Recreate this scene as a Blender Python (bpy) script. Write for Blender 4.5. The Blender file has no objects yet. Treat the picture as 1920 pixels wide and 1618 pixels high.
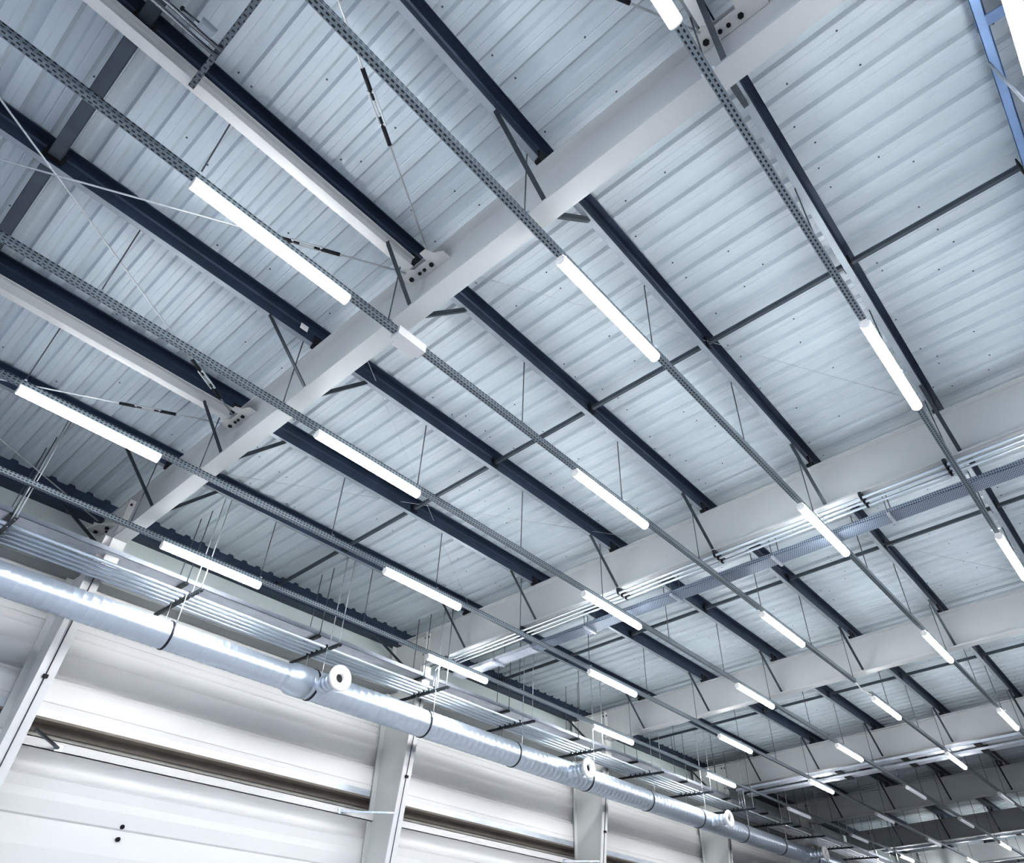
import bpy, bmesh, math, random
from mathutils import Vector, Matrix
random.seed(7)
COL = bpy.context.scene.collection
Z0 = 6.0                    # height of the light rows above the floor at x = 0
S = 0.0553626               # slope of the roof
DX = 1.674343               # spacing of light rows and purlins
D = 4.820982                # spacing of tubes along a row
Y1, B, BF = 2.07, 5.93, 0.20  # first girder, bay length, flange width
F = 1285.626
RC = ((0.7512520466503304, 0.659123674306287, 0.034297877086921655),
      (-0.3974293220503101, 0.49324452127725704, -0.7737956940979965),
      (-0.52694430102082, 0.567684616841913, 0.6325060311354587))
CP = (8.864669013815604, -0.4211595037226276, -4.386175511285807 + Z0)
HP, HPT, HR = 1.10, 1.35, 1.362   # purlin underside, purlin top, roof underside
HB, HT = 0.385, 1.06              # girder underside and top


def zr(x, h):
    return Z0 + S * x + h


def rx(n):
    return (6 - n) * DX


def gy(k):
    return Y1 + B * (k - 1)


# ---------------------------------------------------------------- visibility test (only decides what is worth building)
def inframe(p, m=12):
    v = [p[i] - CP[i] for i in range(3)]
    q = [sum(RC[r][i] * v[i] for i in range(3)) for r in range(3)]
    if q[2] < .05:
        return False
    u, w = 960 + F * q[0] / q[2], 809 + F * q[1] / q[2]
    return -m < u < 1920 + m and -m < w < 1618 + m


def seen(a, b, n=24):
    return any(inframe([a[i] + (b[i] - a[i]) * t / n for i in range(3)]) for t in range(n + 1))


# ---------------------------------------------------------------- materials
def mat(name, col, rough=.5, metal=0., noise=0., nscale=6., spec=.5, bump=0., bscale=20., stretch=(1, 1, 1), emit=None, estr=0.):
    m = bpy.data.materials.new(name)
    m.use_nodes = True
    nt = m.node_tree
    b = nt.nodes['Principled BSDF']
    b.inputs['Base Color'].default_value = (*col, 1)
    b.inputs['Roughness'].default_value = rough
    b.inputs['Metallic'].default_value = metal
    b.inputs['Specular IOR Level'].default_value = spec
    tc = nt.nodes.new('ShaderNodeTexCoord')
    mp = nt.nodes.new('ShaderNodeMapping')
    mp.inputs['Scale'].default_value = stretch
    nt.links.new(tc.outputs['Object'], mp.inputs['Vector'])
    if noise:
        nz = nt.nodes.new('ShaderNodeTexNoise')
        nz.inputs['Scale'].default_value = nscale
        nz.inputs['Detail'].default_value = 4
        nt.links.new(mp.outputs['Vector'], nz.inputs['Vector'])
        r = nt.nodes.new('ShaderNodeValToRGB')
        r.color_ramp.elements[0].position = .3
        r.color_ramp.elements[1].position = .7
        r.color_ramp.elements[0].color = (*[c * (1 - noise) for c in col], 1)
        r.color_ramp.elements[1].color = (*[min(1, c * (1 + noise)) for c in col], 1)
        nt.links.new(nz.outputs['Fac'], r.inputs['Fac'])
        nt.links.new(r.outputs['Color'], b.inputs['Base Color'])
    if bump:
        nz = nt.nodes.new('ShaderNodeTexNoise')
        nz.inputs['Scale'].default_value = bscale
        nt.links.new(mp.outputs['Vector'], nz.inputs['Vector'])
        bp = nt.nodes.new('ShaderNodeBump')
        bp.inputs['Strength'].default_value = bump
        bp.inputs['Distance'].default_value = .02
        nt.links.new(nz.outputs['Fac'], bp.inputs['Height'])
        nt.links.new(bp.outputs['Normal'], b.inputs['Normal'])
    if emit:
        b.inputs['Emission Color'].default_value = (*emit, 1)
        b.inputs['Emission Strength'].default_value = estr
    return m


def slotted(name, col, dark, py, px, fy, fx, rough=.45, metal=.6, stagger=.5):
    """perforated sheet: oblong holes repeating along the two longest local axes (object coordinates)"""
    m = mat(name, col, rough, metal)
    nt = m.node_tree
    b = nt.nodes['Principled BSDF']
    tc = nt.nodes.new('ShaderNodeTexCoord')
    sx = nt.nodes.new('ShaderNodeSeparateXYZ')
    nt.links.new(tc.outputs['Object'], sx.inputs[0])

    def mth(op, a, bb=None):
        n = nt.nodes.new('ShaderNodeMath')
        n.operation = op
        for i, v in enumerate((a, bb)):
            if v is None:
                continue
            if isinstance(v, (int, float)):
                n.inputs[i].default_value = v
            else:
                nt.links.new(v, n.inputs[i])
        return n.outputs[0]
    ax = mth('DIVIDE', sx.outputs[0], px)
    row = mth('FLOOR', ax)
    par = mth('MULTIPLY', mth('FLOORED_MODULO', row, 2.0), stagger)
    ay = mth('ADD', mth('DIVIDE', sx.outputs[1], py), par)
    hx = mth('LESS_THAN', mth('ABSOLUTE', mth('SUBTRACT', mth('FRACT', ax), .5)), fx * .5)
    hy = mth('LESS_THAN', mth('ABSOLUTE', mth('SUBTRACT', mth('FRACT', ay), .5)), fy * .5)
    az = mth('DIVIDE', sx.outputs[2], px)
    hz = mth('LESS_THAN', mth('ABSOLUTE', mth('SUBTRACT', mth('FRACT', az), .5)), fx * .5)
    geo = nt.nodes.new('ShaderNodeNewGeometry')
    sn = nt.nodes.new('ShaderNodeSeparateXYZ')
    nt.links.new(geo.outputs['Normal'], sn.inputs[0])
    flat = mth('GREATER_THAN', mth('ABSOLUTE', sn.outputs[2]), .7)
    side = mth('SUBTRACT', 1.0, flat)
    hole = mth('MULTIPLY', hy, mth('ADD', mth('MULTIPLY', hx, flat), mth('MULTIPLY', hz, side)))
    mx = nt.nodes.new('ShaderNodeMix')
    mx.data_type = 'RGBA'
    nt.links.new(hole, mx.inputs[0])
    mx.inputs[6].default_value = (*col, 1)
    mx.inputs[7].default_value = (*dark, 1)
    nt.links.new(mx.outputs[2], b.inputs['Base Color'])
    nt.links.new(mth('MULTIPLY', mth('SUBTRACT', 1.0, hole), metal), b.inputs['Metallic'])
    return m


M = dict(
    roof=mat('roof_sheet', (.63, .71, .765), .45, .0, .04, 1.2, .5, .012, 3., (.6, 3, 1)),
    girder=mat('painted_girder', (.575, .605, .625), .5, 0, .04, .8),
    column=mat('painted_column', (.80, .825, .82), .45, 0, .05, .7),
    beam=mat('pale_beam', (.74, .755, .76), .5, 0, .03, .8),
    purlin=mat('dark_galvanised', (.04, .062, .105), .42, .35, .2, 3.),
    flange=mat('lit_grey_flange', (.36, .41, .46), .45, .3, .1, 3.),  # purlin flange lightened for light from the floor; plain grey on valve box
    spacer=mat('spacer_steel', (.10, .125, .15), .5, .3, .15, 4.),
    ridge=mat('blue_lit_ridge_steel', (.30, .44, .68), .4, .3, .12, 3.),  # bluish light at the ridge is put into the steel colour
    brace=mat('brace_steel', (.06, .075, .09), .38, .6, .2, 5.),
    dark=mat('black_steel', (.012, .015, .02), .5, .3, .1, 5.),
    rod=mat('thin_rod', (.12, .14, .16), .45, .4, .1, 5.),
    palerod=mat('pale_rod', (.62, .66, .69), .35, .4, .1, 5.),
    galv=mat('bright_galvanised', (.66, .72, .79), .3, .75, .12, 9.),
    pipe=mat('zinc_pipe', (.70, .77, .84), .32, .7, .06, 3.),
    tray=mat('tray_steel', (.74, .79, .88), .33, .55, .08, 5.),
    duct=mat('spiral_duct', (.64, .71, .81), .36, .7, .04, 3., .5, 0, 14., (1, .3, 1)),
    hoop=mat('duct_hoop', (.03, .035, .05), .5, .2, .1, 5.),
    white=mat('white_plastic', (.88, .89, .9), .35, 0, .02, 5.),
    plate=mat('gusset_paint', (.66, .67, .66), .55, 0, .06, 6.),
    wall=mat('white_wall_sheet', (.95, .96, .97), .4, 0, .02, .6, .5, .0),
    fascia=mat('white_fascia', (.95, .955, .965), .38, 0, .02, .8),
    flash=mat('galvanised_flashing', (.70, .76, .83), .3, .5, .12, 7., .5, 0, 1, (1, .4, 3)),
    soffit=mat('shaded_brown_soffit', (.30, .27, .24), .6, 0, .12, 3.),  # brown darkened with the recess shade under the lintel
    recess=mat('recess_panel', (.72, .71, .68), .55, 0, .1, 2.),
    eaves=mat('grey_eaves_rail', (.30, .33, .34), .55, 0, .06, 1.),
    upper=mat('upper_wall_panel', (.64, .72, .735), .5, 0, .05, .8),
    floor=mat('concrete_floor', (.53, .535, .54), .45, 0, .08, .6),
    darkpipe=mat('dark_shiny_pipe', (.20, .22, .26), .22, .9, .1, 5.),
    colflange=mat('white_column_flange', (.90, .91, .92), .42, 0, .03, .7),
    floor2=mat('bay_dimming_floor', (.07, .075, .08), .5, 0, .1, .6),
    trunk=slotted('perforated_trunking', (.27, .32, .36), (.015, .02, .025), .046, .03, .55, .42, .4, .4),
    ptray=slotted('perforated_tray', (.45, .53, .64), (.07, .10, .15), .03, .03, .62, .6, .35, .55),
    tube=mat('lit_diffuser', (.95, .96, 1), .4, 0, emit=(1, .992, .978), estr=34.),
    off=mat('unlit_diffuser_faint_glow', (.80, .83, .90), .35, 0, .02, 4., emit=(.8, .85, .95), estr=.12),  # switched off, yet given a faint painted-in glow
)
# translucent ridge skylight sheet
sk = bpy.data.materials.new('skylight_sheet')
sk.use_nodes = True
_nt = sk.node_tree
_nt.nodes.remove(_nt.nodes['Principled BSDF'])
_tr = _nt.nodes.new('ShaderNodeBsdfTranslucent')
_tr.inputs['Color'].default_value = (.93, .94, 1, 1)
_nt.links.new(_tr.outputs[0], _nt.nodes['Material Output'].inputs['Surface'])
M['skylight'] = sk


# ---------------------------------------------------------------- mesh helpers
def box(bm, x0, x1, y0, y1, z0, z1, shear=0.):
    """axis box; with shear, z follows the roof slope along x"""
    v = [bm.verts.new((x, y, z + shear * x)) for x in (x0, x1) for y in (y0, y1) for z in (z0, z1)]
    for f in ((0, 1, 3, 2), (4, 6, 7, 5), (0, 4, 5, 1), (2, 3, 7, 6), (0, 2, 6, 4), (1, 5, 7, 3)):
        bm.faces.new([v[i] for i in f])


def frame(d):
    d = Vector(d).normalized()
    u = d.cross(Vector((0, 0, 1)))
    if u.length < 1e-3:
        u = Vector((1, 0, 0))
    u.normalize()
    return d, u, u.cross(d)


def tube(bm, p, q, r, n=8, r2=None, smooth=True, caps=True):
    p, q = Vector(p), Vector(q)
    d, u, w = frame(q - p)
    r2 = r if r2 is None else r2
    A = [bm.verts.new(p + (u * math.cos(t) + w * math.sin(t)) * r) for t in [2 * math.pi * i / n for i in range(n)]]
    Bv = [bm.verts.new(q + (u * math.cos(t) + w * math.sin(t)) * r2) for t in [2 * math.pi * i / n for i in range(n)]]
    for i in range(n):
        f = bm.faces.new((A[i], A[(i + 1) % n], Bv[(i + 1) % n], Bv[i]))
        f.smooth = smooth
    if caps:
        bm.faces.new(A[::-1])
        bm.faces.new(Bv)


def lathe(bm, p, axis, prof, n=28):
    """prof: list of (distance along the axis, radius)"""
    p = Vector(p)
    d, u, w = frame(axis)
    rings = []
    for (t, r) in prof:
        rings.append([bm.verts.new(p + d * t + (u * math.cos(a) + w * math.sin(a)) * max(r, .0005)) for a in [2 * math.pi * i / n for i in range(n)]])
    for a, b in zip(rings, rings[1:]):
        for i in range(n):
            bm.faces.new((a[i], a[(i + 1) % n], b[(i + 1) % n], b[i])).smooth = True


def pathtube(bm, pts, r, n=8):
    for a, b in zip(pts, pts[1:]):
        tube(bm, a, b, r, n)


def bar(bm, p, q, w, h, up=(0, 0, 1)):
    """rectangular bar from p to q"""
    p, q = Vector(p), Vector(q)
    d = (q - p).normalized()
    u = d.cross(Vector(up))
    if u.length < 1e-3:
        u = Vector((1, 0, 0))
    u.normalize()
    v = u.cross(d)
    V = [bm.verts.new(c + u * (sx * w / 2) + v * (sy * h / 2)) for c in (p, q) for sx in (-1, 1) for sy in (-1, 1)]
    for f in ((0, 1, 3, 2), (4, 6, 7, 5), (0, 4, 5, 1), (2, 3, 7, 6), (0, 2, 6, 4), (1, 5, 7, 3)):
        bm.faces.new([V[i] for i in f])


def angle_bar(bm, p, q, w, t=.006, up=(0, 0, 1)):
    """L-shaped steel angle from p to q"""
    p, q = Vector(p), Vector(q)
    d = (q - p).normalized()
    u = d.cross(Vector(up)).normalized()
    v = u.cross(d)
    bar(bm, p + v * (w / 2), q + v * (w / 2), t, w, up)
    bar(bm, p + u * (w / 2), q + u * (w / 2), w, t, up)


def ribbon(bm, prof, t, a, b, axis='y'):
    """open profile given in the plane across the axis, thickened by t and drawn from a to b"""
    n = len(prof)
    off = []
    for i in range(n):
        p0 = Vector(prof[max(i - 1, 0)])
        p1 = Vector(prof[min(i + 1, n - 1)])
        d = (p1 - p0).normalized()
        off.append(Vector(prof[i]) + Vector((-d.y, d.x)) * t)
    loop = [Vector(p) for p in prof] + off[::-1]

    def mk(p, s):
        return bm.verts.new((p.x, s, p.y) if axis == 'y' else (s, p.x, p.y))
    A = [mk(p, a) for p in loop]
    Bv = [mk(p, b) for p in loop]
    k = len(loop)
    for i in range(k):
        bm.faces.new((A[i], A[(i + 1) % k], Bv[(i + 1) % k], Bv[i]))
    for i in range(n - 1):
        bm.faces.new((A[i], A[k - 1 - i], A[k - 2 - i], A[i + 1]))
        bm.faces.new((Bv[i], Bv[i + 1], Bv[k - 2 - i], Bv[k - 1 - i]))


def prism(bm, poly, z0, z1):
    A = [bm.verts.new((x, y, z0)) for x, y in poly]
    Bv = [bm.verts.new((x, y, z1)) for x, y in poly]
    n = len(poly)
    bm.faces.new(A[::-1])
    bm.faces.new(Bv)
    for i in range(n):
        bm.faces.new((A[i], A[(i + 1) % n], Bv[(i + 1) % n], Bv[i]))


def link(name, bm, m, parent=None, loc=None):
    bmesh.ops.recalc_face_normals(bm, faces=bm.faces[:])
    me = bpy.data.meshes.new(name)
    bm.to_mesh(me)
    bm.free()
    me.materials.append(m)
    o = bpy.data.objects.new(name, me)
    COL.objects.link(o)
    if parent:
        o.parent = parent
    if loc:
        o.location = loc
    return o


def part(name, m, parent, fn, label=None, kind=None):
    bm = bmesh.new()
    fn(bm)
    o = link(name, bm, m, parent)
    if label:
        o['label'] = label
    if kind:
        o['kind'] = kind
    return o


def tag(o, label, cat, group=None):
    o['label'] = label
    o['category'] = cat
    if group:
        o['group'] = group
    return o


def thing(name, label, cat, loc=(0, 0, 0), group=None):
    o = bpy.data.objects.new(name, None)
    o.empty_display_size = .1
    COL.objects.link(o)
    o.location = loc
    return tag(o, label, cat, group)


def solid(name, m, label, cat, fn, loc=(0, 0, 0), group=None):
    bm = bmesh.new()
    fn(bm)
    o = link(name, bm, m, None, loc)
    return tag(o, label, cat, group)


def struct(name, m, fn):
    bm = bmesh.new()
    fn(bm)
    o = link(name, bm, m)
    o['kind'] = 'structure'
    return o


def dup(root, loc, label, group=None):
    def cp(o, par):
        c = o.copy()
        COL.objects.link(c)
        c.parent = par
        for ch in o.children:
            cp(ch, c)
        return c
    r = cp(root, None)
    r.location = loc
    r['label'] = label
    if group:
        r['group'] = group
    return r


ORD = ['zeroth', 'first', 'second', 'third', 'fourth', 'fifth', 'sixth', 'seventh', 'eighth', 'ninth', 'tenth', 'eleventh',
       'twelfth', 'thirteenth', 'fourteenth', 'fifteenth', 'sixteenth', 'seventeenth', 'eighteenth', 'nineteenth', 'twentieth',
       'twenty-first', 'twenty-second', 'twenty-third', 'twenty-fourth', 'twenty-fifth']


def rown(n):      # light row / purlin counted from the left wall
    return ORD[7 - n]


def girn(k):
    return {1: 'nearest girder'}.get(k, ORD[k] + ' girder')


def bayn(b):      # bay b lies between girder b and b+1
    return 'before the nearest girder' if b == 0 else ('past the nearest girder' if b == 1 else 'past the %s girder' % ORD[b])


# ================================================================ SETTING
YA, YB = -6.5, 52.0
struct('floor', M['floor'], lambda bm: box(bm, -2.4, 24, YA - 8, 20.5, -.2, 0))
struct('floor.001', M['floor2'], lambda bm: box(bm, -2.4, 24, 20.5, 31.5, -.2, 0))  # unseen floor zone, made dark so the unlit bays look dimmer
struct('floor.002', M['floor'], lambda bm: box(bm, -2.4, 24, 31.5, YB + .3, -.2, 0))


def roof_bm(bm, x0, x1, ya, yb, slope, xref, zref):
    pitch = .268
    prof = []
    y = ya
    while y < yb:       # flat pan with a fine crease, then the upstand
        prof += [(y, 0), (y + .062, 0), (y + .070, .004), (y + .078, 0), (y + .142, 0), (y + .168, .040), (y + .242, .040)]
        y += pitch
    prof.append((y, 0))
    A = [bm.verts.new((x0, p, zref + (x0 - xref) * slope + h)) for p, h in prof]
    Bv = [bm.verts.new((x1, p, zref + (x1 - xref) * slope + h)) for p, h in prof]
    for i in range(len(prof) - 1):
        bm.faces.new((A[i], A[i + 1], Bv[i + 1], Bv[i]))


XR = 10.28
ceil = struct('ceiling', M['roof'], lambda bm: roof_bm(bm, -1.87, XR, YA, YB, S, 0, Z0 + HR))


def screws(bm):
    for y in [YA + .03 + .268 * i for i in range(120)]:
        for r in range(0, 7):
            for dx in (.25, .8 if int(y * 50) % 3 else .95):
                x = rx(r) + dx + random.uniform(-.12, .12)
                if random.random() < .55 or x > XR - .05:
                    continue
                yy = y + (.03 if random.random() < .5 else .16)
                tube(bm, (x, yy, zr(x, HR - .004)), (x, yy, zr(x, HR + .002)), .0095, 6)


part('roof_screw', M['spacer'], ceil, screws, kind='stuff')
# far slope of the roof beyond the ridge is a translucent skylight band, then sheet again
struct('window_1', M['skylight'], lambda bm: roof_bm(bm, XR + .36, XR + 2.6, YA, YB, -S, XR + .36, zr(XR, HR + .02)))
struct('ceiling.001', M['roof'], lambda bm: roof_bm(bm, XR, XR + .36, YA, YB, 0, XR, zr(XR, HR)))
struct('ceiling.002', M['roof'], lambda bm: roof_bm(bm, XR + 2.6, 24, YA, YB, -S, XR + .36, zr(XR, HR + .02)))

XW = -2.05


def wall_ribbon(bm, pts, ya=YA, yb=YB, thick=.05):
    ribbon(bm, [(x, Z0 + z) for x, z in pts], -thick, ya, yb)


def wave(z0, z1, n, amp, x=XW):
    out = []
    for i in range(n * 12 + 1):
        t = i / 12.
        c = .5 - .5 * math.cos(2 * math.pi * t)
        out.append((x + amp * (c ** .7), z0 + (z1 - z0) * t / n))
    return out


def bulge(z0, z1, amp, x=XW):
    return [(x + amp * math.sin(math.pi * i / 14) ** .8, z0 + (z1 - z0) * i / 14) for i in range(1, 15)]


# upper wall down to the window band: flat panel, broad waves, flat band
struct('wall_left', M['wall'], lambda bm: wall_ribbon(bm, [(XW, .10), (XW, -.607), (XW - .012, -.61), (XW - .012, -.62), (XW, -.623)] +
                                                     bulge(-.63, -.73, -.012) + [(XW + .012 + .05 * (i / 6) ** 1.6, -.735 - .24 * i / 6) for i in range(7)] + [(XW + .062 - .14 * (i / 8) ** .9, -.977 - .23 * i / 8) for i in range(1, 9)] + [(XW - .08, -1.23), (XW - .07, -1.26), (XW - .03, -1.295)] + bulge(-1.29, -1.337, -.01) + [(XW, -1.385), (XW + .03, -1.39), (XW + .03, -1.40)]))
struct('wall_left.001', M['upper'], lambda bm: wall_ribbon(bm, [(XW, 1.40), (XW, .66), (XW - .015, .655), (XW - .015, .64), (XW, .635), (XW, .1)]))
struct('trim_1', M['fascia'], lambda bm: (box(bm, XW - .02, XW + .05, YA, YB, Z0 - 1.612, Z0 - 1.40), box(bm, XW - .02, XW + .05, YA, YB, Z0 - 1.70, Z0 - 1.622),
                                         box(bm, XW - .02, XW + .04, YA, YB, Z0 - 1.63, Z0 - 1.605)))
struct('trim_2', M['flash'], lambda bm: box(bm, XW - .02, XW + .065, YA, YB, Z0 - 1.80, Z0 - 1.70))
struct('trim_3', M['soffit'], lambda bm: (box(bm, XW - .26, XW + .06, YA, YB, Z0 - 1.83, Z0 - 1.80), box(bm, XW - .24, XW - .17, YA, YB, Z0 - 1.93, Z0 - 1.83)))  # soffit and added strip, recess shade painted as dark brown


def band(bm):
    box(bm, XW - .28, XW - .22, YA, YB, Z0 - 2.2, Z0 - 1.80)
    box(bm, XW - .22, XW - .205, YA, YB, Z0 - 1.99, Z0 - 1.982)
    y = YA + .35
    while y < 30:
        box(bm, XW - .22, XW - .212, y, y + .012, Z0 - 2.03, Z0 - 1.93)
        y += 1.17


struct('window_2', M['recess'], band)
struct('trim_4', M['fascia'], lambda bm: (box(bm, XW - .25, XW + .12, YA, YB, Z0 - 2.175, Z0 - 2.165), box(bm, XW + .105, XW + .12, YA, YB, Z0 - 2.175, Z0 - 2.05),
                                         box(bm, XW - .25, XW + .12, YA, YB, Z0 - 2.06, Z0 - 2.05)))
struct('wall_left.002', M['wall'], lambda bm: wall_ribbon(bm, [(XW + .09, -2.176)] + [(XW + .09 - .03 * i / 14 - .14 * math.sin(math.pi * i / 14) ** .8, -2.18 - .27 * i / 14) for i in range(1, 15)] +
                                                         [(XW + .06, -2.455), (XW + .05, -2.47), (XW + .04, -2.60), (XW + .05, -2.70), (XW + .04, -2.88), (XW + .015, -2.90), (XW + .05, -3.20), (XW + .05, -3.5),
                                                          (XW + .02, -3.52), (XW + .05, -3.8), (XW + .05, -6)]))
struct('trim_5', M['eaves'], lambda bm: box(bm, XW - .02, XW + .32, YA, YB, Z0 + .0, Z0 + .21))
struct('wall_far', M['upper'], lambda bm: box(bm, -2.4, 24, YB, YB + .2, 0, Z0 + 2.4))
struct('wall_right', M['eaves'], lambda bm: box(bm, 24, 24.2, YA - 8, YB, 0, Z0 + 2.4))  # unseen wall, added to keep outside light off the far bays
# eaves beam under the roof edge
struct('trim_6', M['purlin'], lambda bm: (box(bm, XW - .02, -1.87, YA, YB, Z0 + .93, Z0 + 1.42), box(bm, -1.87, -1.80, YA, YB, Z0 + .93, Z0 + .945)))

# ================================================================ GIRDERS AND COLUMNS
XG0, XG1 = -1.0, 13.0


def ibeam_part(kind, y0):
    def fn(bm):
        if kind == 'top_flange':
            box(bm, -1.95, XG1, 0, BF, Z0 + HT - .022, Z0 + HT, S)
        elif kind == 'web':
            box(bm, -1.95, XG1, BF / 2 - .007, BF / 2 + .007, Z0 + HB + .01, Z0 + HT - .01, S)
        else:
            box(bm, XG0, XG1, 0, BF, Z0 + HB, Z0 + HB + .024, S)
    return fn


def end_plate(bm):
    x = XG0 + .02
    box(bm, x - .02, x + .02, .005, BF - .005, Z0 - .18, Z0 + HT - .08)


def end_bolts(bm):
    for z in (-.1, .35, .55, .88):
        box(bm, XG0 - .05, XG0 + .06, .03, .055, Z0 + z, Z0 + z + .03)


g = thing('roof_girder', 'nearest pale steel I-section roof girder crossing the whole ceiling', 'girder', (0, gy(1), 0), 'roof girders')
for nm in ('top_flange', 'web', 'bottom_flange'):
    part(nm, M['girder'], g, ibeam_part(nm, 0))
ep = part('end_plate', M['beam'], g, end_plate)
part('bolt', M['dark'], ep, end_bolts)
for k in range(2, 9):
    dup(g, (0, gy(k), 0), '%s pale roof girder counted from the camera, spanning from wall to ridge' % ORD[k])


def xin(z):           # inner face of the tapering column
    return -1.02 + .115 * min(0, z)


def col_inner(bm):
    zs = [.36, -1.5, -6.0]
    for a, b in zip(zs, zs[1:]):
        V = [bm.verts.new((xin(z) + dx, y, Z0 + z)) for z in (a, b) for dx in (0, -.02) for y in (0, BF + .01)]
        for f in ((0, 1, 3, 2), (4, 6, 7, 5), (0, 4, 5, 1), (2, 3, 7, 6), (0, 2, 6, 4), (1, 5, 7, 3)):
            bm.faces.new([V[i] for i in f])


def col_web(bm):
    pts = [(-1.03, 1.0), (-1.03, 0), (xin(-6), -6), (-1.95, -6), (-1.95, 1.0)]
    A = [bm.verts.new((x - .01, BF / 2 - .008, Z0 + z)) for x, z in pts]
    Bv = [bm.verts.new((x - .01, BF / 2 + .008, Z0 + z)) for x, z in pts]
    bm.faces.new(A)
    bm.faces.new(Bv[::-1])
    for i in range(5):
        bm.faces.new((A[i], A[(i + 1) % 5], Bv[(i + 1) % 5], Bv[i]))


def col_clip(bm):
    box(bm, xin(-1.55), xin(-1.55) + .035, .07, .13, Z0 - 1.57, Z0 - 1.53)


c = thing('steel_column', 'leftmost white steel wall column, under the nearest girder', 'column', (0, gy(1) - .08, 0), 'wall columns')
part('inner_flange', M['colflange'], c, col_inner)
part('web', M['column'], c, col_web)
part('outer_flange', M['column'], c, lambda bm: box(bm, -1.97, -1.95, 0, BF + .01, 0, Z0 + 1.0))
cb = part('cable', M['brace'], c, lambda bm: tube(bm, (xin(-.2) + .006, .1, Z0 - .2), (xin(-6) + .006, .1, 0.02), .007, 6), 'dark cable running down the column face')
part('clip', M['dark'], cb, col_clip)
for k in range(2, 6):
    dup(c, (0, gy(k), 0), 'white steel wall column under the %s, %s column from the left' % (girn(k), ORD[k]))

# ================================================================ PURLINS, SPACERS, BRACES
BAYS = range(0, 8)


def purlin_web(L):
    def fn(bm):
        w = .062
        ribbon(bm, [(w, HP + .004), (w, HP + .085), (w - .018, HP + .10), (w - .018, HP + .155), (w, HP + .17), (w, HPT), (w + .06, HPT), (w + .06, HPT - .015)], .004, 0, L)
    return fn


def purlin_flange(L):
    return lambda bm: (box(bm, -.002, .063, 0, L, HP, HP + .004), box(bm, -.002, .002, 0, L, HP, HP + .018))


def purlin_cleat(y):
    return lambda bm: prism(bm, [(.015, y + .01), (.075, y), (.075, y + .11), (.015, y + .1)], HT, HP + .12)


pr = {}
for b in BAYS:
    ya = gy(b) + BF / 2 if b else YA
    yb = gy(b + 1) + BF / 2
    for n in range(0, 7):
        x = rx(n)
        if not seen((x, ya, zr(x, HP)), (x, yb, zr(x, HP))):
            continue
        mid = 'ridge' if n == 0 else rown(n)
        lab = ('dark steel ridge purlin, seventh from the wall, %s' % bayn(b)) if n == 0 else 'dark steel roof purlin, %s from the wall, %s' % (rown(n), bayn(b))
        key = (b == 0, n == 0)
        loc = (x, ya, Z0 + S * x)
        if key in pr:
            dup(pr[key], loc, lab)
        else:
            t = thing('roof_purlin', lab, 'purlin', loc, 'roof purlins')
            part('web', M['ridge' if n == 0 else 'purlin'], t, purlin_web(yb - ya))
            part('lower_flange', M['ridge' if n == 0 else 'flange'], t, purlin_flange(yb - ya))
            for yc in (.03, yb - ya - .14):
                part('cleat', M['dark'], t, purlin_cleat(yc))
            pr[key] = t
# second ridge purlin and the pale sill of the skylight
t = solid('ridge_purlin', M['ridge'], 'steel purlin coloured as lit blue on the far side of the ridge beside the skylight', 'purlin',
          lambda bm: ribbon(bm, [(.06, HP), (0, HP), (0, HPT), (-.06, HPT)], .006, YA, 30), (XR + .10, 0, zr(XR, 0)))
t = solid('skylight_sill', M['tray'], 'pale steel sill strip along the edge of the bright skylight', 'sill',
          lambda bm: ribbon(bm, [(0, HP + .06), (.10, HP + .06), (.10, HPT + .02)], .006, YA, 30), (XR + .25, 0, zr(XR, 0)))
y = gy(1) + .2
t = thing('ridge_tie', 'flat tie plate coloured as lit blue bridging the two ridge purlins at the top right', 'tie plate', (XR - .22, 3.55, zr(XR, HP + .12)))
part('plate', M['ridge'], t, lambda bm: box(bm, 0, .36, 0, .10, 0, .012))
part('bolt', M['dark'], t, lambda bm: [tube(bm, (x, .05, -.012), (x, .05, 0), .012, 6) for x in (.06, .30)])

sp = {}
for b in BAYS:
    ym = (gy(b) + gy(b + 1)) / 2 + BF / 2 if b else -.86
    for n in range(0, 7):                      # from purlin n to purlin n+1 (7 = eaves beam)
        xa = rx(n + 1) + .07 if n < 6 else -1.87
        xb = rx(n) - .0
        if not seen((xa, ym, zr(xa, 1.2)), (xb, ym, zr(xb, 1.2))):
            continue
        lab = 'spacer bar from eaves to first purlin, %s' % bayn(b) if n == 6 else ('grey spacer bar ' if b == 0 else 'dark spacer bar ') + (
            'from %s to %s purlin from the wall, %s' % (rown(n + 1), rown(n), bayn(b)))
        key = (b == 0, n == 6)
        loc = (xa, ym, zr(xa, 0))
        if key in sp:
            dup(sp[key], loc, lab)
        else:
            Lx = xb - xa
            t = thing('purlin_spacer', lab, 'spacer bar', loc, 'purlin spacers')
            w, h0, h1 = (.115, 1.17, 1.23) if b == 0 else (.045, 1.17, 1.22)

            def ch(bm, w=w, h0=h0, h1=h1, Lx=Lx):
                box(bm, 0, Lx, -w / 2, w / 2, h0, h0 + .005, S)
                box(bm, 0, Lx, w / 2 - .005, w / 2, h0, h1, S)
                box(bm, 0, Lx, -w / 2, -w / 2 + .005, h0, h1, S)
            part('channel', M['spacer'], t, ch)

            for e in (0, Lx - .012):
                part('end_cleat', M['dark'], t, lambda bm, e=e, w=w: box(bm, e, e + .012, -w / 2 - .03, w / 2 + .03, 1.13 + S * e, 1.27 + S * e))
            sp[key] = t

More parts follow.
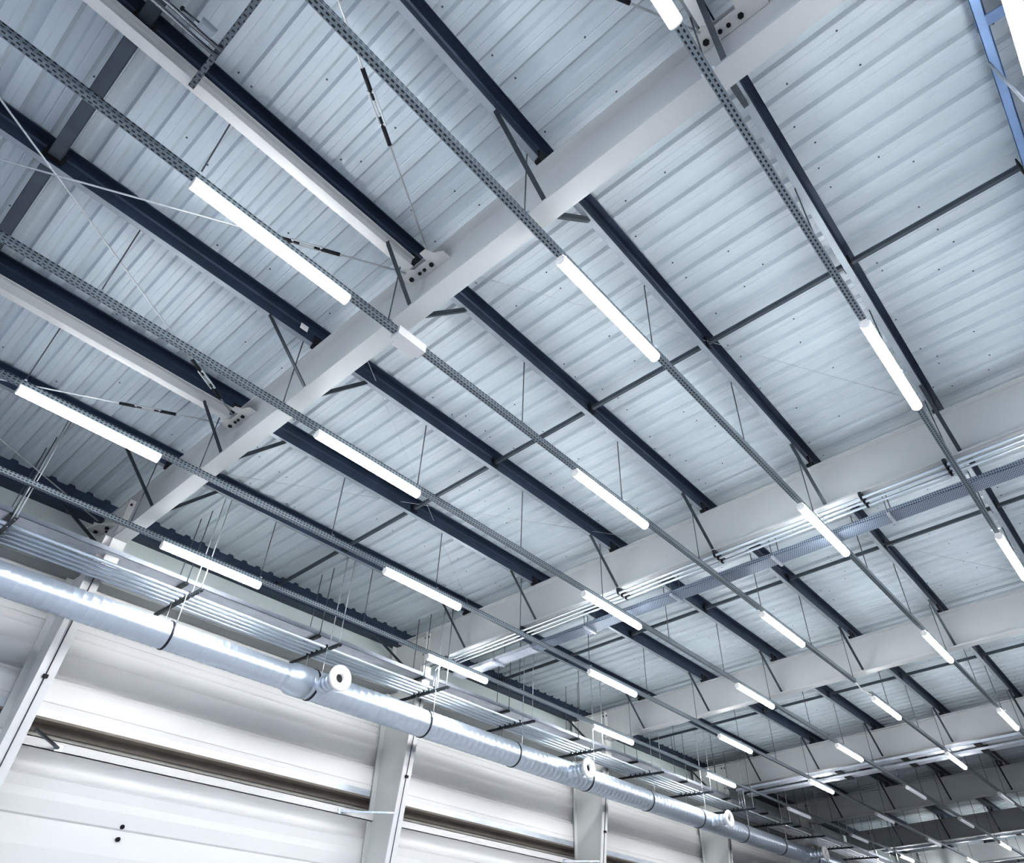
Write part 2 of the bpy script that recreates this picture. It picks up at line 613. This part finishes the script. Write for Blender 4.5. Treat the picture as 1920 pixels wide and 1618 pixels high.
# pale compression beams in the braced bay, under purlins 1, 3 and 5 (rows counted as above)
cbm = None
WB = {1: 'sixth', 3: 'fourth', 5: 'second'}
for n in (3, 5, 1):
    x = rx(n) + .084
    lab = 'pale steel bracing beam under the %s purlin from the wall, before the nearest girder' % WB[n]
    loc = (x, 0, zr(x, 0))
    if cbm:
        dup(cbm, loc, lab)
        continue
    cbm = thing('bracing_beam', lab, 'bracing beam', loc, 'pale bracing beams')
    y0, y1 = YA, gy(1) - .06
    part('bottom_flange', M['beam'], cbm, lambda bm: box(bm, -.05, .05, y0, y1, .92, .932))
    part('top_flange', M['beam'], cbm, lambda bm: box(bm, -.045, .045, y0, y1, 1.068, 1.08))
    part('web', M['beam'], cbm, lambda bm: box(bm, -.006, .006, y0, y1, .93, 1.07))

# gusset plates on the girder, with bolts and lugs
gp = None
for n in (3, 5, 1):
    x = rx(n) + .17
    lab = 'bolted pale gusset plate on the nearest girder below the %s purlin from the wall' % WB[n]
    loc = (x, gy(1), zr(x, 0))
    if gp:
        dup(gp, loc, lab)
        continue
    gp = thing('gusset_plate', lab, 'gusset plate', loc, 'gusset plates')
    poly = [(-.22, .09), (.34, .09), (.34, -.0), (.25, -.05), (.22, -.13), (.14, -.13), (.13, -.03), (-.05, -.03), (-.12, -.09), (-.22, -.05)]
    part('plate', M['plate'], gp, lambda bm: prism(bm, poly, .895, .91))
    for (bx, by, br) in ((-.15, .03, .026), (-.03, .03, .018), (.04, .03, .018), (.14, .03, .024)):
        part('bolt', M['dark'], gp, lambda bm, bx=bx, by=by, br=br: tube(bm, (bx, by, .878), (bx, by, .896), br, 6))
# gusset at the eaves corner of the nearest girder
t = thing('gusset_plate', 'bolted pale gusset plate at the eaves end of the nearest girder', 'gusset plate', (-1.35, gy(1), Z0), 'gusset plates')
part('plate', M['plate'], t, lambda bm: prism(bm, [(-.30, .09), (.22, .09), (.22, -.02), (.05, -.16), (-.22, -.22), (-.30, -.1)], .60, .615))
for (bx, by, br) in ((-.18, -.1, .03), (-.05, .0, .022), (.06, -.04, .03), (-.16, .03, .022)):
    part('bolt', M['dark'], t, lambda bm, bx=bx, by=by, br=br: tube(bm, (bx, by, .575), (bx, by, .60), br, 6))


def brace_at(n, k, side, lab):
    """fly brace from the purlin underside down to the girder bottom flange"""
    x = rx(n) + .03
    y0 = gy(k) if side < 0 else gy(k) + BF
    top = HP if not (k == 1 and side < 0 and n in (1, 3, 5)) else .92
    xt = x if top == HP else rx(n) + .13
    run = .62 if top == HP else .42
    p = (xt - x, side * run, top + .02)
    q = (.05, -side * .02, HB + .03)
    o = solid('fly_brace', M['brace'], lab, 'brace', lambda bm: angle_bar(bm, p, q, .042), (x, y0, zr(x, 0)), 'fly braces')
    return o


fb = {}
for k in range(1, 7):
    for side in (-1, 1):
        if side > 0 and k > 1:
            continue
        for n in range(1, 7):
            x = rx(n)
            y = gy(k) + (0 if side < 0 else BF)
            if not (inframe((x, y + side * .3, zr(x, .8)), 0)):
                continue
            lab = 'thin steel fly brace from the %s purlin, %s side of the %s' % (rown(n), 'camera' if side < 0 else 'far', girn(k))
            sp_ = (k == 1 and side < 0 and n in (1, 3, 5))
            key = (side, sp_)
            if key in fb:
                dup(fb[key], (x + .03, y, zr(x + .03, 0)), lab)
            else:
                fb[key] = brace_at(n, k, side, lab)
eb = None
for k in range(1, 5):
    lab = 'dark fly brace from the eaves beam to the wall column at the %s' % girn(k)
    if eb:
        dup(eb, (-1.84, gy(k), Z0), lab)
    else:
        eb = solid('eaves_brace', M['brace'], lab, 'brace', lambda bm: angle_bar(bm, (0, -.62, .94), (.36, .04, .34), .045), (-1.84, gy(k), Z0), 'eaves braces')


# diagonal bracing rods with turnbuckles (braced bay before the nearest girder)
def diag(x0, y0, x1, y1, h, lab, tpos):
    a = Vector((x0, y0, zr(x0, h)))
    b_ = Vector((x1, y1, zr(x1, h)))
    t = thing('bracing_rod', lab, 'bracing rod', a, 'diagonal bracing rods')
    d = (b_ - a)
    part('rod', M['palerod'], t, lambda bm: tube(bm, (0, 0, 0), d, .009, 8))
    if tpos is None:
        return
    u = d.normalized()
    c0 = u * tpos
    _, s, w = frame(u)

    tb = part('turnbuckle', M['palerod'], t, lambda bm: (bar(bm, c0 - u * .14 + s * .026, c0 + u * .14 + s * .026, .010, .018), bar(bm, c0 - u * .14 - s * .026, c0 + u * .14 - s * .026, .010, .018),
                                                          bar(bm, c0 - u * .15, c0 - u * .125, .062, .02), bar(bm, c0 + u * .125, c0 + u * .15, .062, .02)))
    for e in (-1, 1):
        part('sleeve', M['dark'], tb, lambda bm, e=e: (tube(bm, c0 + u * e * .14, c0 + u * e * .32, .019, 8), tube(bm, c0 + u * e * .07, c0 + u * e * .145, .013, 6)))


g1y, g0y = gy(1) - .06, gy(1) - B
diag(rx(3) + .36, g1y, rx(1) + .3, g0y, .905, 'diagonal bracing rod from the fourth purlin gusset rising towards the top edge', 1.45)
diag(rx(3) + .03, g1y, rx(5) + .1, g0y, .905, 'diagonal bracing rod with turnbuckle crossing below the tube on the fourth light row', .98)
diag(rx(5) + .22, g1y, rx(3) + .3, g0y, .905, 'diagonal bracing rod from the second purlin gusset, crossing another rod near left edge', .62)
diag(rx(5) - .02, g1y, -1.75, g0y, .905, 'diagonal bracing rod with turnbuckle just above the tube of the second light row', .86)
diag(-1.42, g1y - .1, rx(5) + .1, g0y, .78, 'diagonal bracing rod rising from the eaves gusset at the far left', None)
diag(rx(1) + .02, g1y, rx(3) + .1, g0y, .905, 'diagonal bracing rod with turnbuckle at the top edge beside the brightest tube', .92)

# faint wires bracing the next bays
for (xa, xb, b, lab) in ((.05, 3.75, 1, 'faint bracing wire past the nearest girder, from first towards third purlin'),
                         (3.85, .15, 1, 'faint bracing wire past the nearest girder, from third back towards first purlin'),
                         (rx(3) + .16, rx(1) + .05, 1, 'faint bracing wire past the nearest girder, from fourth to sixth purlin'),
                         (rx(3) + .16, rx(1) + .05, 2, 'faint bracing wire past the second girder, from fourth to sixth purlin')):
    ya, yb = gy(b) + BF, gy(b + 1)
    p = (xa, ya, zr(xa, 1.19))
    solid('bracing_wire', M['palerod'], lab, 'wire', lambda bm: tube(bm, (0, 0, 0), (xb - xa, yb - ya, S * (xb - xa)), .0035, 6), p, 'bracing wires')

# ================================================================ LIGHT ROWS
YT = 48.0


def trunk_bm(segs):
    def fn(bm):
        for a, b in segs:
            for (x0, x1, z0, z1) in ((-.03, .03, .082, .086), (-.03, -.026, .086, .145), (.026, .03, .086, .145), (-.03, -.015, .141, .145), (.015, .03, .141, .145)):
                box(bm, x0, x1, a, b, z0, z1)
    return fn


def dprof(bm, y0, y1, w, z0, z1, n=10):
    """rounded trough section drawn along y"""
    pts = [(w / 2, z1)] + [(w / 2 * math.cos(a), z0 + (z1 - z0) * .75 - (z1 - z0) * .75 * math.sin(a)) for a in [math.pi * i / n for i in range(n + 1)]] + [(-w / 2, z1)]
    A = [bm.verts.new((x, y0, z)) for x, z in pts]
    Bv = [bm.verts.new((x, y1, z)) for x, z in pts]
    k = len(pts)
    for i in range(k):
        bm.faces.new((A[i], A[(i + 1) % k], Bv[(i + 1) % k], Bv[i]))
    bm.faces.new(A)
    bm.faces.new(Bv[::-1])


lamps = []
trk = None
tl = {}
hr = {}
GAP = (13.55, 14.38)
for n in range(6, -1, -1):
    x = rx(n)
    if seen((x, -2, zr(x, .1)), (x, YT, zr(x, .1)), 80):
        lab = 'perforated grey light trunking, %s row from the wall' % rown(n)
        segs = [(YA, YT)] if n != 3 else [(YA, GAP[0]), (GAP[1], YT)]
        if n == 3 or trk is None:
            o = solid('light_trunking', M['trunk'], lab, 'trunking', trunk_bm(segs), (x, 0, zr(x, 0)), 'light trunking rows')
            if n != 3:
                trk = o
        else:
            dup(trk, (x, 0, zr(x, 0)), lab)
    off = 0 if n % 2 else .5
    cnt = {True: 0, False: 0}
    for i in range(-2, 10):
        y = (i + off) * D
        lit = y < 20.5 or y > 30.5
        if y > YT - 2 or y < YA:
            continue
        if not seen((x, y, zr(x, .03)), (x, y + 1.5, zr(x, .03))):
            if lit and (-1 < y < 22 or 30 < y < 42):
                lamps.append((x, y + .75, zr(x, .0)))
            continue
        cnt[lit] += 1
        lab = ('bright lit white tube on the %s light row from the wall, %s lit from camera' if lit else
               'dim unlit tube on the %s light row from the wall, %s dark one from camera') % (rown(n), ORD[cnt[lit]])
        loc = (x, y, zr(x, 0))
        if lit in tl:
            dup(tl[lit], loc, lab)
        else:
            t = thing('tube_light', lab, 'light', loc, 'lit tube lights' if lit else 'unlit tube lights')
            part('diffuser', M['tube' if lit else 'off'], t, lambda bm: dprof(bm, .012, 1.488, .096, -.014, .052))
            part('housing', M['white'], t, lambda bm: box(bm, -.034, .034, .0, 1.5, .045, .083))
            [part('end_cap', M['white'], t, lambda bm, e=e: dprof(bm, e, e + .012, .098, -.015, .052)) for e in (0, 1.488)]
            tl[lit] = t
    # hangers every 1.93 m, from purlin to trunking
    cnt_h = 0
    for i in range(-1, 19):
        y = .02 + 1.928 * i
        if not seen((x, y, zr(x, .15)), (x, y, zr(x, HP)), 10):
            continue
        if not inframe((x, y, zr(x, .5)), -4) and not (n == 0 and i == 2):
            continue
        cnt_h += 1
        white = n == 0
        lab = 'thin steel hanger rod of the %s light row from the wall, %s from camera' % (rown(n), ORD[cnt_h])
        key = white
        loc = (x, y, zr(x, 0))
        if key in hr:
            dup(hr[key], loc, lab)
        else:
            t = thing('hanger_rod', lab, 'hanger rod', loc, 'light row hanger rods')
            part('rod', M['palerod' if white else 'rod'], t, lambda bm: tube(bm, (0, 0, .145), (0, 0, HP + .002), .0065 if not white else .012, 6))
            part('bracket', M['galv'], t, lambda bm: box(bm, -.05, .05, -.012, .012, .145, .153))
            hr[key] = t

solid('power_cable', M['white'], 'short white loose cable hanging in the gap of the fourth light row', 'cable',
      lambda bm: pathtube(bm, [(0, GAP[0] + .02, .09), (.01, GAP[0] + .15, .05), (-.01, GAP[0] + .35, .035), (.0, GAP[0] + .6, .06), (0, GAP[1] + .02, .09)], .012), (rx(3), 0, zr(rx(3), 0)))
# junction box on the fourth row under the nearest girder
t = thing('junction_box', 'white rectangular box clipped to the fourth light row under the nearest girder', 'junction box', (rx(3), 2.05, zr(rx(3), 0)))
part('housing', M['white'], t, lambda bm: box(bm, -.062, .055, 0, .34, .048, .15))
part('cover', M['white'], t, lambda bm: box(bm, -.115, -.062, .06, .32, .05, .06), 'thin white flap beside the box')
t = solid('label_tag', M['white'], 'small blank white tag stuck on the third purlin before the nearest girder', 'tag',
          lambda bm: box(bm, 0, .002, 0, .10, 0, .085), (rx(4) + .068, gy(1) - .24, zr(rx(4), HP + .09)))

# ================================================================ SERVICES ALONG THE WALL
# ---- five zinc pipes on strut brackets
PX = (-1.03, -.90, -.77, -.64, -.50)
pp = None
names = ('nearest the wall', 'second from the wall', 'third from the wall', 'fourth from the wall', 'farthest from the wall')
for i, x in enumerate(PX):
    lab = 'long shiny zinc pipe beside the wall, %s of the five' % names[i]
    if i == 0:
        pp = solid('zinc_pipe', M['pipe'], lab, 'pipe', lambda bm: tube(bm, (0, YA, 0), (0, 40, 0), .024, 12), (x, 0, Z0 - .232), 'wall pipes')
    else:
        dup(pp, (x, 0, Z0 - .232), lab)
BY = [3.17 + 2.36 * i for i in range(-1, 13)]
bk = None
cnt = 0
for y in BY:
    if not seen((-1.45, y, Z0 - .28), (-.1, y, Z0 - .28)):
        continue
    cnt += 1
    lab = 'steel strut carrying the five wall pipes, %s from camera' % ORD[cnt]
    if bk:
        dup(bk, (0, y, Z0), lab)
        continue
    bk = thing('pipe_strut', lab, 'strut', (0, y, Z0), 'pipe struts')

    def strut(bm):
        box(bm, -1.46, -.10, -.021, .021, -.302, -.298)
        box(bm, -1.46, -.10, -.021, -.017, -.30, -.258)
        box(bm, -1.46, -.10, .017, .021, -.30, -.258)
    part('channel', M['brace'], bk, strut)
    part('pipe_clamp', M['dark'], bk, lambda bm: [box(bm, x - .034, x + .034, -.014, .014, -.258, -.198) for x in PX])
    for x in (-.155, -.40):
        part('rod', M['palerod'], bk, lambda bm, x=x: tube(bm, (x, 0, -.31), (x, 0, HR + S * x), .008, 6))

# ---- solid cable tray above the pipes
solid('cable_tray', M['tray'], 'smooth pale cable tray running along the wall above the pipes', 'cable tray',
      lambda bm: (box(bm, -1.18, -.87, YA, 40, Z0 + .083, Z0 + .088), box(bm, -.875, -.87, YA, 40, Z0 + .083, Z0 + .155), box(bm, -1.18, -1.175, YA, 40, Z0 + .083, Z0 + .155)))
tb = None
cnt = 0
for y in [3.22 + 2.37 * i for i in range(-1, 10)]:
    if not seen((-1.2, y, Z0 + .08), (-.85, y, Z0 + .08)):
        continue
    cnt += 1
    lab = 'dark bracket under the wall cable tray, %s from camera' % ORD[cnt]
    if tb:
        dup(tb, (0, y, Z0), lab)
        continue
    tb = thing('tray_bracket', lab, 'bracket', (0, y, Z0), 'tray brackets')
    part('channel', M['brace'], tb, lambda bm: box(bm, -1.36, -.85, -.03, .03, .045, .082))
    for x in (-.858, -1.20):
        part('rod', M['rod'], tb, lambda bm, x=x: tube(bm, (x, 0, .05), (x, 0, HR + S * x), .007, 6))

# ---- ventilation duct with jet nozzles
DXc, DZ = -.60, Z0 - .825
du = thing('ventilation_duct', 'large shiny round ventilation duct running along the wall', 'duct', (DXc, 0, DZ))


def spiral(bm, y0, y1, r):
    n = 40
    prof = []
    y = y0
    while y < y1:
        prof += [(y, r), (y + .010, r + .004), (y + .020, r)]
        y += .145 if y1 > 10 else .12
    prof.append((y1, r))
    lathe(bm, (0, 0, 0), (0, 1, 0), prof, n)


part('duct_pipe', M['duct'], du, lambda bm: spiral(bm, YA, 5.02, .188), 'narrower duct pipe before the first nozzle')
part('duct_pipe', M['duct'], du, lambda bm: spiral(bm, 5.38, 40, .228), 'wider duct pipe past the first nozzle')
part('reducer', M['duct'], du, lambda bm: lathe(bm, (0, 0, 0), (0, 1, 0), [(4.98, .188), (5.0, .194), (5.04, .2), (5.1, .232), (5.16, .236), (5.38, .236), (5.385, .228)], 40))
cnt = 0
NY = [5.54, 11.80, 17.72, 23.75]
for i, y in enumerate(NY):
    ax = Vector((1, -.02, .03)).normalized()
    o0 = Vector((.38, y, -.02))
    spg = part('spigot', M['duct'], du, lambda bm: lathe(bm, o0, ax, [(-.24, .135), (-.15, .13), (-.14, .115), (-.05, .115), (-.045, .121), (-.02, .121), (-.015, .115), (.05, .115), (.055, .123), (.085, .123), (.09, .115), (.15, .115), (.155, .123), (.18, .123), (.185, .12), (.24, .13)], 28))
    part('nozzle', M['white'], spg, lambda bm: lathe(bm, o0 + ax * .24, ax, [(-.02, .12), (-.015, .165), (.0, .185), (.035, .196), (.055, .19), (.065, .165), (.06, .12), (.045, .085), (.03, .066), (-.05, .06)], 32), 'white flared nozzle ring')
    part('throat', M['dark'], spg, lambda bm: tube(bm, o0 + ax * .19, o0 + ax * .235, .064, 20), 'black opening in the nozzle')
dh = None
for y in BY:
    if not seen((-.6, y, DZ - .2), (-.6, y, DZ + .2)):
        continue
    cnt += 1
    big = y > 5.1
    r = .232 if big else .192
    lab = 'black hoop hanging the round duct from two rods, %s from camera' % ORD[cnt]
    if dh and big and dh[0]:
        dup(dh[1], (DXc, y - .08, DZ), lab)
        continue
    t = thing('duct_hanger', lab, 'duct hanger', (DXc, y - .08, DZ), 'duct hangers')

    def hoop(bm, r=r):
        lathe(bm, (0, 0, 0), (0, 1, 0), [(0, r), (0, r + .006), (.03, r + .006), (.03, r)], 40)
    part('hoop', M['hoop'], t, hoop)
    for x in (-.02 - r, r + .02):
        part('rod', M['palerod'], t, lambda bm, x=x: tube(bm, (x, .015, -.02), (x, .015, .525), .006, 6))
    dh = (big, t)

# ---- risers from the wall pipes up to the conduits at the second, third and fourth girders
rs = None
cnt = 0
for k in (2, 4):
    for j in range(3):
        cnt += 1
        lab = 'thin vertical pipe rising beside the wall at the %s girder, %s of three' % (ORD[k], ORD[j + 1])
        loc = (-.62 + .09 * j, gy(k) + .0 - .03 * j, Z0)
        if rs:
            dup(rs, loc, lab)
        else:
            rs = solid('riser_pipe', M['pipe'], lab, 'pipe', lambda bm: pathtube(bm, [(0, 0, -.21), (0, 0, .15), (.01, .02, .2), (.04, .03, .235)], .014, 8), loc, 'riser pipes')

# ---- conduits under the second girder
cd = None
for j, yy in enumerate((7.93, 8.04, 8.15)):
    lab = 'steel conduit along the underside of the second girder, %s from camera' % ORD[j + 1]
    fn = lambda bm: tube(bm, (-.75, 0, S * -.75), (12.5, 0, S * 12.5), .019, 10)
    if cd:
        dup(cd, (0, yy + .07, Z0 + .30), lab)
    else:
        cd = solid('conduit_pipe', M['pipe'], lab, 'conduit', fn, (0, yy + .07, Z0 + .30), 'girder conduits')
ck = None
for j, x in enumerate((-.35, rx(5) - .2, rx(4) + .12, rx(3) + .12, rx(2) + .55, rx(1) - .1)):
    lab = 'dark clamp rail holding the conduits under the second girder, %s from the wall' % ORD[j + 1]
    loc = (x, 8.0, zr(x, 0))
    if ck:
        dup(ck, loc, lab)
        continue
    ck = thing('clamp_rail', lab, 'clamp', loc, 'conduit clamp rails')
    part('rail', M['brace'], ck, lambda bm: box(bm, -.02, .02, -.03, .30, .322, .38))
    part('clamp', M['dark'], ck, lambda bm: [box(bm, -.014, .014, yy - 8.0 + .045, yy - 8.0 + .095, .275, .325) for yy in (7.93, 8.04, 8.15)])


def xtray(bm, x0, x1, w=.27):
    box(bm, x0, x1, 0, w, 0, .004, S)
    box(bm, x0, x1, 0, .004, 0, .06, S)
    box(bm, x0, x1, w - .004, w, 0, .06, S)


ptm = M['ptray']
# perforated tray: build with its length along local y so the holes follow it, then turn it
bm = bmesh.new()
for (x0, x1, z0, z1) in ((-.135, .135, 0, .004), (-.135, -.131, 0, .06), (.131, .135, 0, .06)):
    V = [bm.verts.new((x, y, z + S * y)) for x in (x0, x1) for y in (1.25, 12.4) for z in (z0, z1)]
    for f in ((0, 1, 3, 2), (4, 6, 7, 5), (0, 4, 5, 1), (2, 3, 7, 6), (0, 2, 6, 4), (1, 5, 7, 3)):
        bm.faces.new([V[i] for i in f])
o = link('perforated_tray', bm, ptm, None, (0, 8.67, Z0 + .27))
o.rotation_euler = (0, 0, -math.pi / 2)
tag(o, 'perforated steel cable tray crossing the hall just past the second girder', 'cable tray')
solid('cable_tray', M['tray'], 'plain bright cable tray end beside the wall, past the second girder', 'cable tray', lambda bm: xtray(bm, -.7, 1.2), (0, 8.53, Z0 + .27))
th = None
for j, x in enumerate((.35, rx(5) + .75, rx(4) + .75, rx(3) + .75, rx(2) + .7)):
    lab = 'hanger bracket of the tray past the second girder, %s from the wall' % ORD[j + 1]
    loc = (x, 8.53, zr(x, .27))
    if th:
        dup(th, loc, lab)
        continue
    th = thing('tray_hanger', lab, 'hanger', loc, 'cross tray hangers')
    part('rail', M['galv'], th, lambda bm: box(bm, -.02, .02, -.03, .30, -.035, -.001))
    for yy in (-.018, .288):
        part('rod', M['rod'], th, lambda bm, yy=yy: tube(bm, (0, yy, -.03), (0, yy, HR - .27), .006, 6))

# ---- trays under the fourth and sixth girders, each with dark cross plates
for k in (4, 6):
    for j, dy in enumerate((-.16, .50)):
        if k == 6 and j:
            continue
        lab = 'pale blue cable tray under the %s girder, %s' % (ORD[k], 'camera side' if j == 0 else 'far side')
        solid('cable_tray', M['tray'], lab, 'cable tray', lambda bm: xtray(bm, -.6, 12.5, .25), (0, gy(k) + dy, Z0 + .30 - .06))
        for i, n in enumerate((5, 4, 3, 2, 1)):
            x = rx(n) + .55
            if k == 6 and n in (5, 1):
                continue
            solid('tray_plate', M['dark'], 'dark cross plate under the %s tray of the %s girder, by %s row' % ('near' if j == 0 else 'far', ORD[k], rown(n)), 'plate',
                  lambda bm: box(bm, 0, .16, -.02, .27, -.022, -.002), (x, gy(k) + dy, zr(x, .24)), 'tray plates')

# ---- wall struts between rail and column, wall bolts
for k, dy, w in ((1, .62, 'far side of the leftmost column'), (2, -.62, 'camera side of the second column'), (3, -.42, 'camera side of the third column')):
    q = (xin(-2.13) - .01, (gy(k) + (.2 if dy > 0 else .0)), Z0 - 2.12)
    p = (-1.93, gy(k) + dy + (.1 if dy > 0 else 0), Z0 - 2.13)
    t = thing('wall_strut', 'thin steel strut from the white wall rail, %s' % w, 'strut', p, 'wall struts')
    d = Vector(q) - Vector(p)
    part('bar', M['brace' if k == 1 else 'galv'], t, lambda bm: bar(bm, (0, 0, 0), d, .03, .03))
    part('foot', M['galv'], t, lambda bm: box(bm, -.01, .012, -.05, .05, -.04, .04))
wb = None
for j, z in enumerate((-2.855, -3.0)):
    lab = '%s of two black bolt heads on the white lower wall' % ('upper', 'lower')[j]
    loc = (XW + .045, 3.965, Z0 + z)
    if wb:
        dup(wb, loc, lab)
    else:
        wb = solid('wall_bolt', M['dark'], lab, 'bolt', lambda bm: lathe(bm, (0, 0, 0), (1, 0, 0), [(-.05, .028), (.015, .028), (.025, .022), (.03, 0)], 12), loc, 'wall bolts')

# ---- strut, pipes and fitting at the top left
t = thing('slotted_strut', 'slotted steel strut clamped under a pale beam at the top left', 'strut', (rx(3) + .10, -.36, zr(rx(3) + .1, .862)))
part('channel', slotted('slotted_strut', (.16, .19, .22), (.02, .025, .03), .05, .04, .5, .4, .4, .5), t, lambda bm: (box(bm, 0, 1.55, -.024, .024, 0, .004, S), box(bm, 0, 1.55, -.024, -.02, 0, .045, S), box(bm, 0, 1.55, .02, .024, 0, .045, S)))
part('rod', M['rod'], t, lambda bm: tube(bm, (1.5, 0, .0), (1.5, 0, .40), .008, 6))
for j, x in enumerate((5.50, 5.565)):
    solid('sprinkler_pipe', M['darkpipe'], 'thin shiny pipe ending on the slotted strut at top left, %s' % ('left one' if j == 0 else 'right one'), 'pipe',
          lambda bm: tube(bm, (0, YA, 0), (0, -.34, 0), .017, 10), (x, 0, zr(x, .838)), 'top left pipes')
t = thing('valve_box', 'small grey valve box with black knob beside the pipes at top left', 'valve', (5.583, -.56, zr(5.583, .83)))
part('body', M['flange'], t, lambda bm: (box(bm, 0, .075, 0, .12, 0, .05), box(bm, .012, .063, .015, .105, -.006, 0)))
part('stem', M['brace'], t, lambda bm: tube(bm, (.03, 0, .02), (.02, -.12, .02), .008, 8))
part('knob', M['dark'], t, lambda bm: lathe(bm, (.02, -.12, .02), (0, -1, 0), [(0, .006), (.002, .019), (.02, .019), (.026, .01), (.027, 0)], 12))

# ================================================================ LIGHT
for (x, y, z) in lamps:                       # tubes of the same rows that hang outside the frame
    nm = 'tube_lamp' if y < 30 else 'distant_tube_lamp'
    la = bpy.data.lights.get(nm) or bpy.data.lights.new(nm, 'POINT')
    la.shadow_soft_size = .045
    la.energy = 7.5 if y < 30 else 22
    la.color = (1, .992, .978)
    for dy in ((-.5, 0, .5) if y < 30 else (0,)):
        lo = bpy.data.objects.new('tube_lamp', la)
        lo.location = (x, y + dy, z - .04)
        COL.objects.link(lo)
for n in (-1, -2, -3):                        # the other half of the hall carries on with the same rows
    for i in range(-1, 4):
        la = bpy.data.lights.get('far_tube') or bpy.data.lights.new('far_tube', 'AREA')
        la.shape = 'RECTANGLE'
        la.size, la.size_y = .09, 1.48
        la.energy = 34 * .09 * 1.48 * math.pi * 1.3
        la.color = (1, .992, .978)
        lo = bpy.data.objects.new('far_tube', la)
        lo.location = (rx(n), i * D + (.75 if n % 2 else 3.1), Z0 + .25)
        COL.objects.link(lo)

w = bpy.data.worlds.new('hall_world')
bpy.context.scene.world = w
w.use_nodes = True
nt = w.node_tree
bg = nt.nodes['Background']
tc = nt.nodes.new('ShaderNodeTexCoord')
sx = nt.nodes.new('ShaderNodeSeparateXYZ')
nt.links.new(tc.outputs['Generated'], sx.inputs[0])
rp = nt.nodes.new('ShaderNodeValToRGB')
rp.color_ramp.elements[0].position = .0
rp.color_ramp.elements[0].color = (.32, .34, .37, 1)
rp.color_ramp.elements[1].position = .35
rp.color_ramp.elements[1].color = (.95, 1.05, 1.3, 1)
nt.links.new(sx.outputs[2], rp.inputs['Fac'])
nt.links.new(rp.outputs['Color'], bg.inputs['Color'])
bg.inputs['Strength'].default_value = 1.0

# ================================================================ CAMERA
cam = bpy.data.cameras.new('camera')
cam.sensor_fit = 'HORIZONTAL'
cam.sensor_width = 36.0
cam.lens = F / 1920 * 36.0
cam.clip_start = .05
cam.clip_end = 200
co = bpy.data.objects.new('camera', cam)
R = Matrix(((RC[0][0], -RC[1][0], -RC[2][0]), (RC[0][1], -RC[1][1], -RC[2][1]), (RC[0][2], -RC[1][2], -RC[2][2])))
co.matrix_world = Matrix.Translation(CP) @ R.to_4x4()
COL.objects.link(co)
bpy.context.scene.camera = co
sc = bpy.context.scene
sc.cycles.max_bounces = 4
sc.cycles.diffuse_bounces = 2
sc.cycles.glossy_bounces = 2
sc.cycles.transmission_bounces = 2
sc.cycles.caustics_reflective = False
sc.cycles.caustics_refractive = False
sc.view_settings.view_transform = 'Standard'
sc.view_settings.look = 'None'
sc.view_settings.exposure = 1.02
sc.view_settings.gamma = 0.81
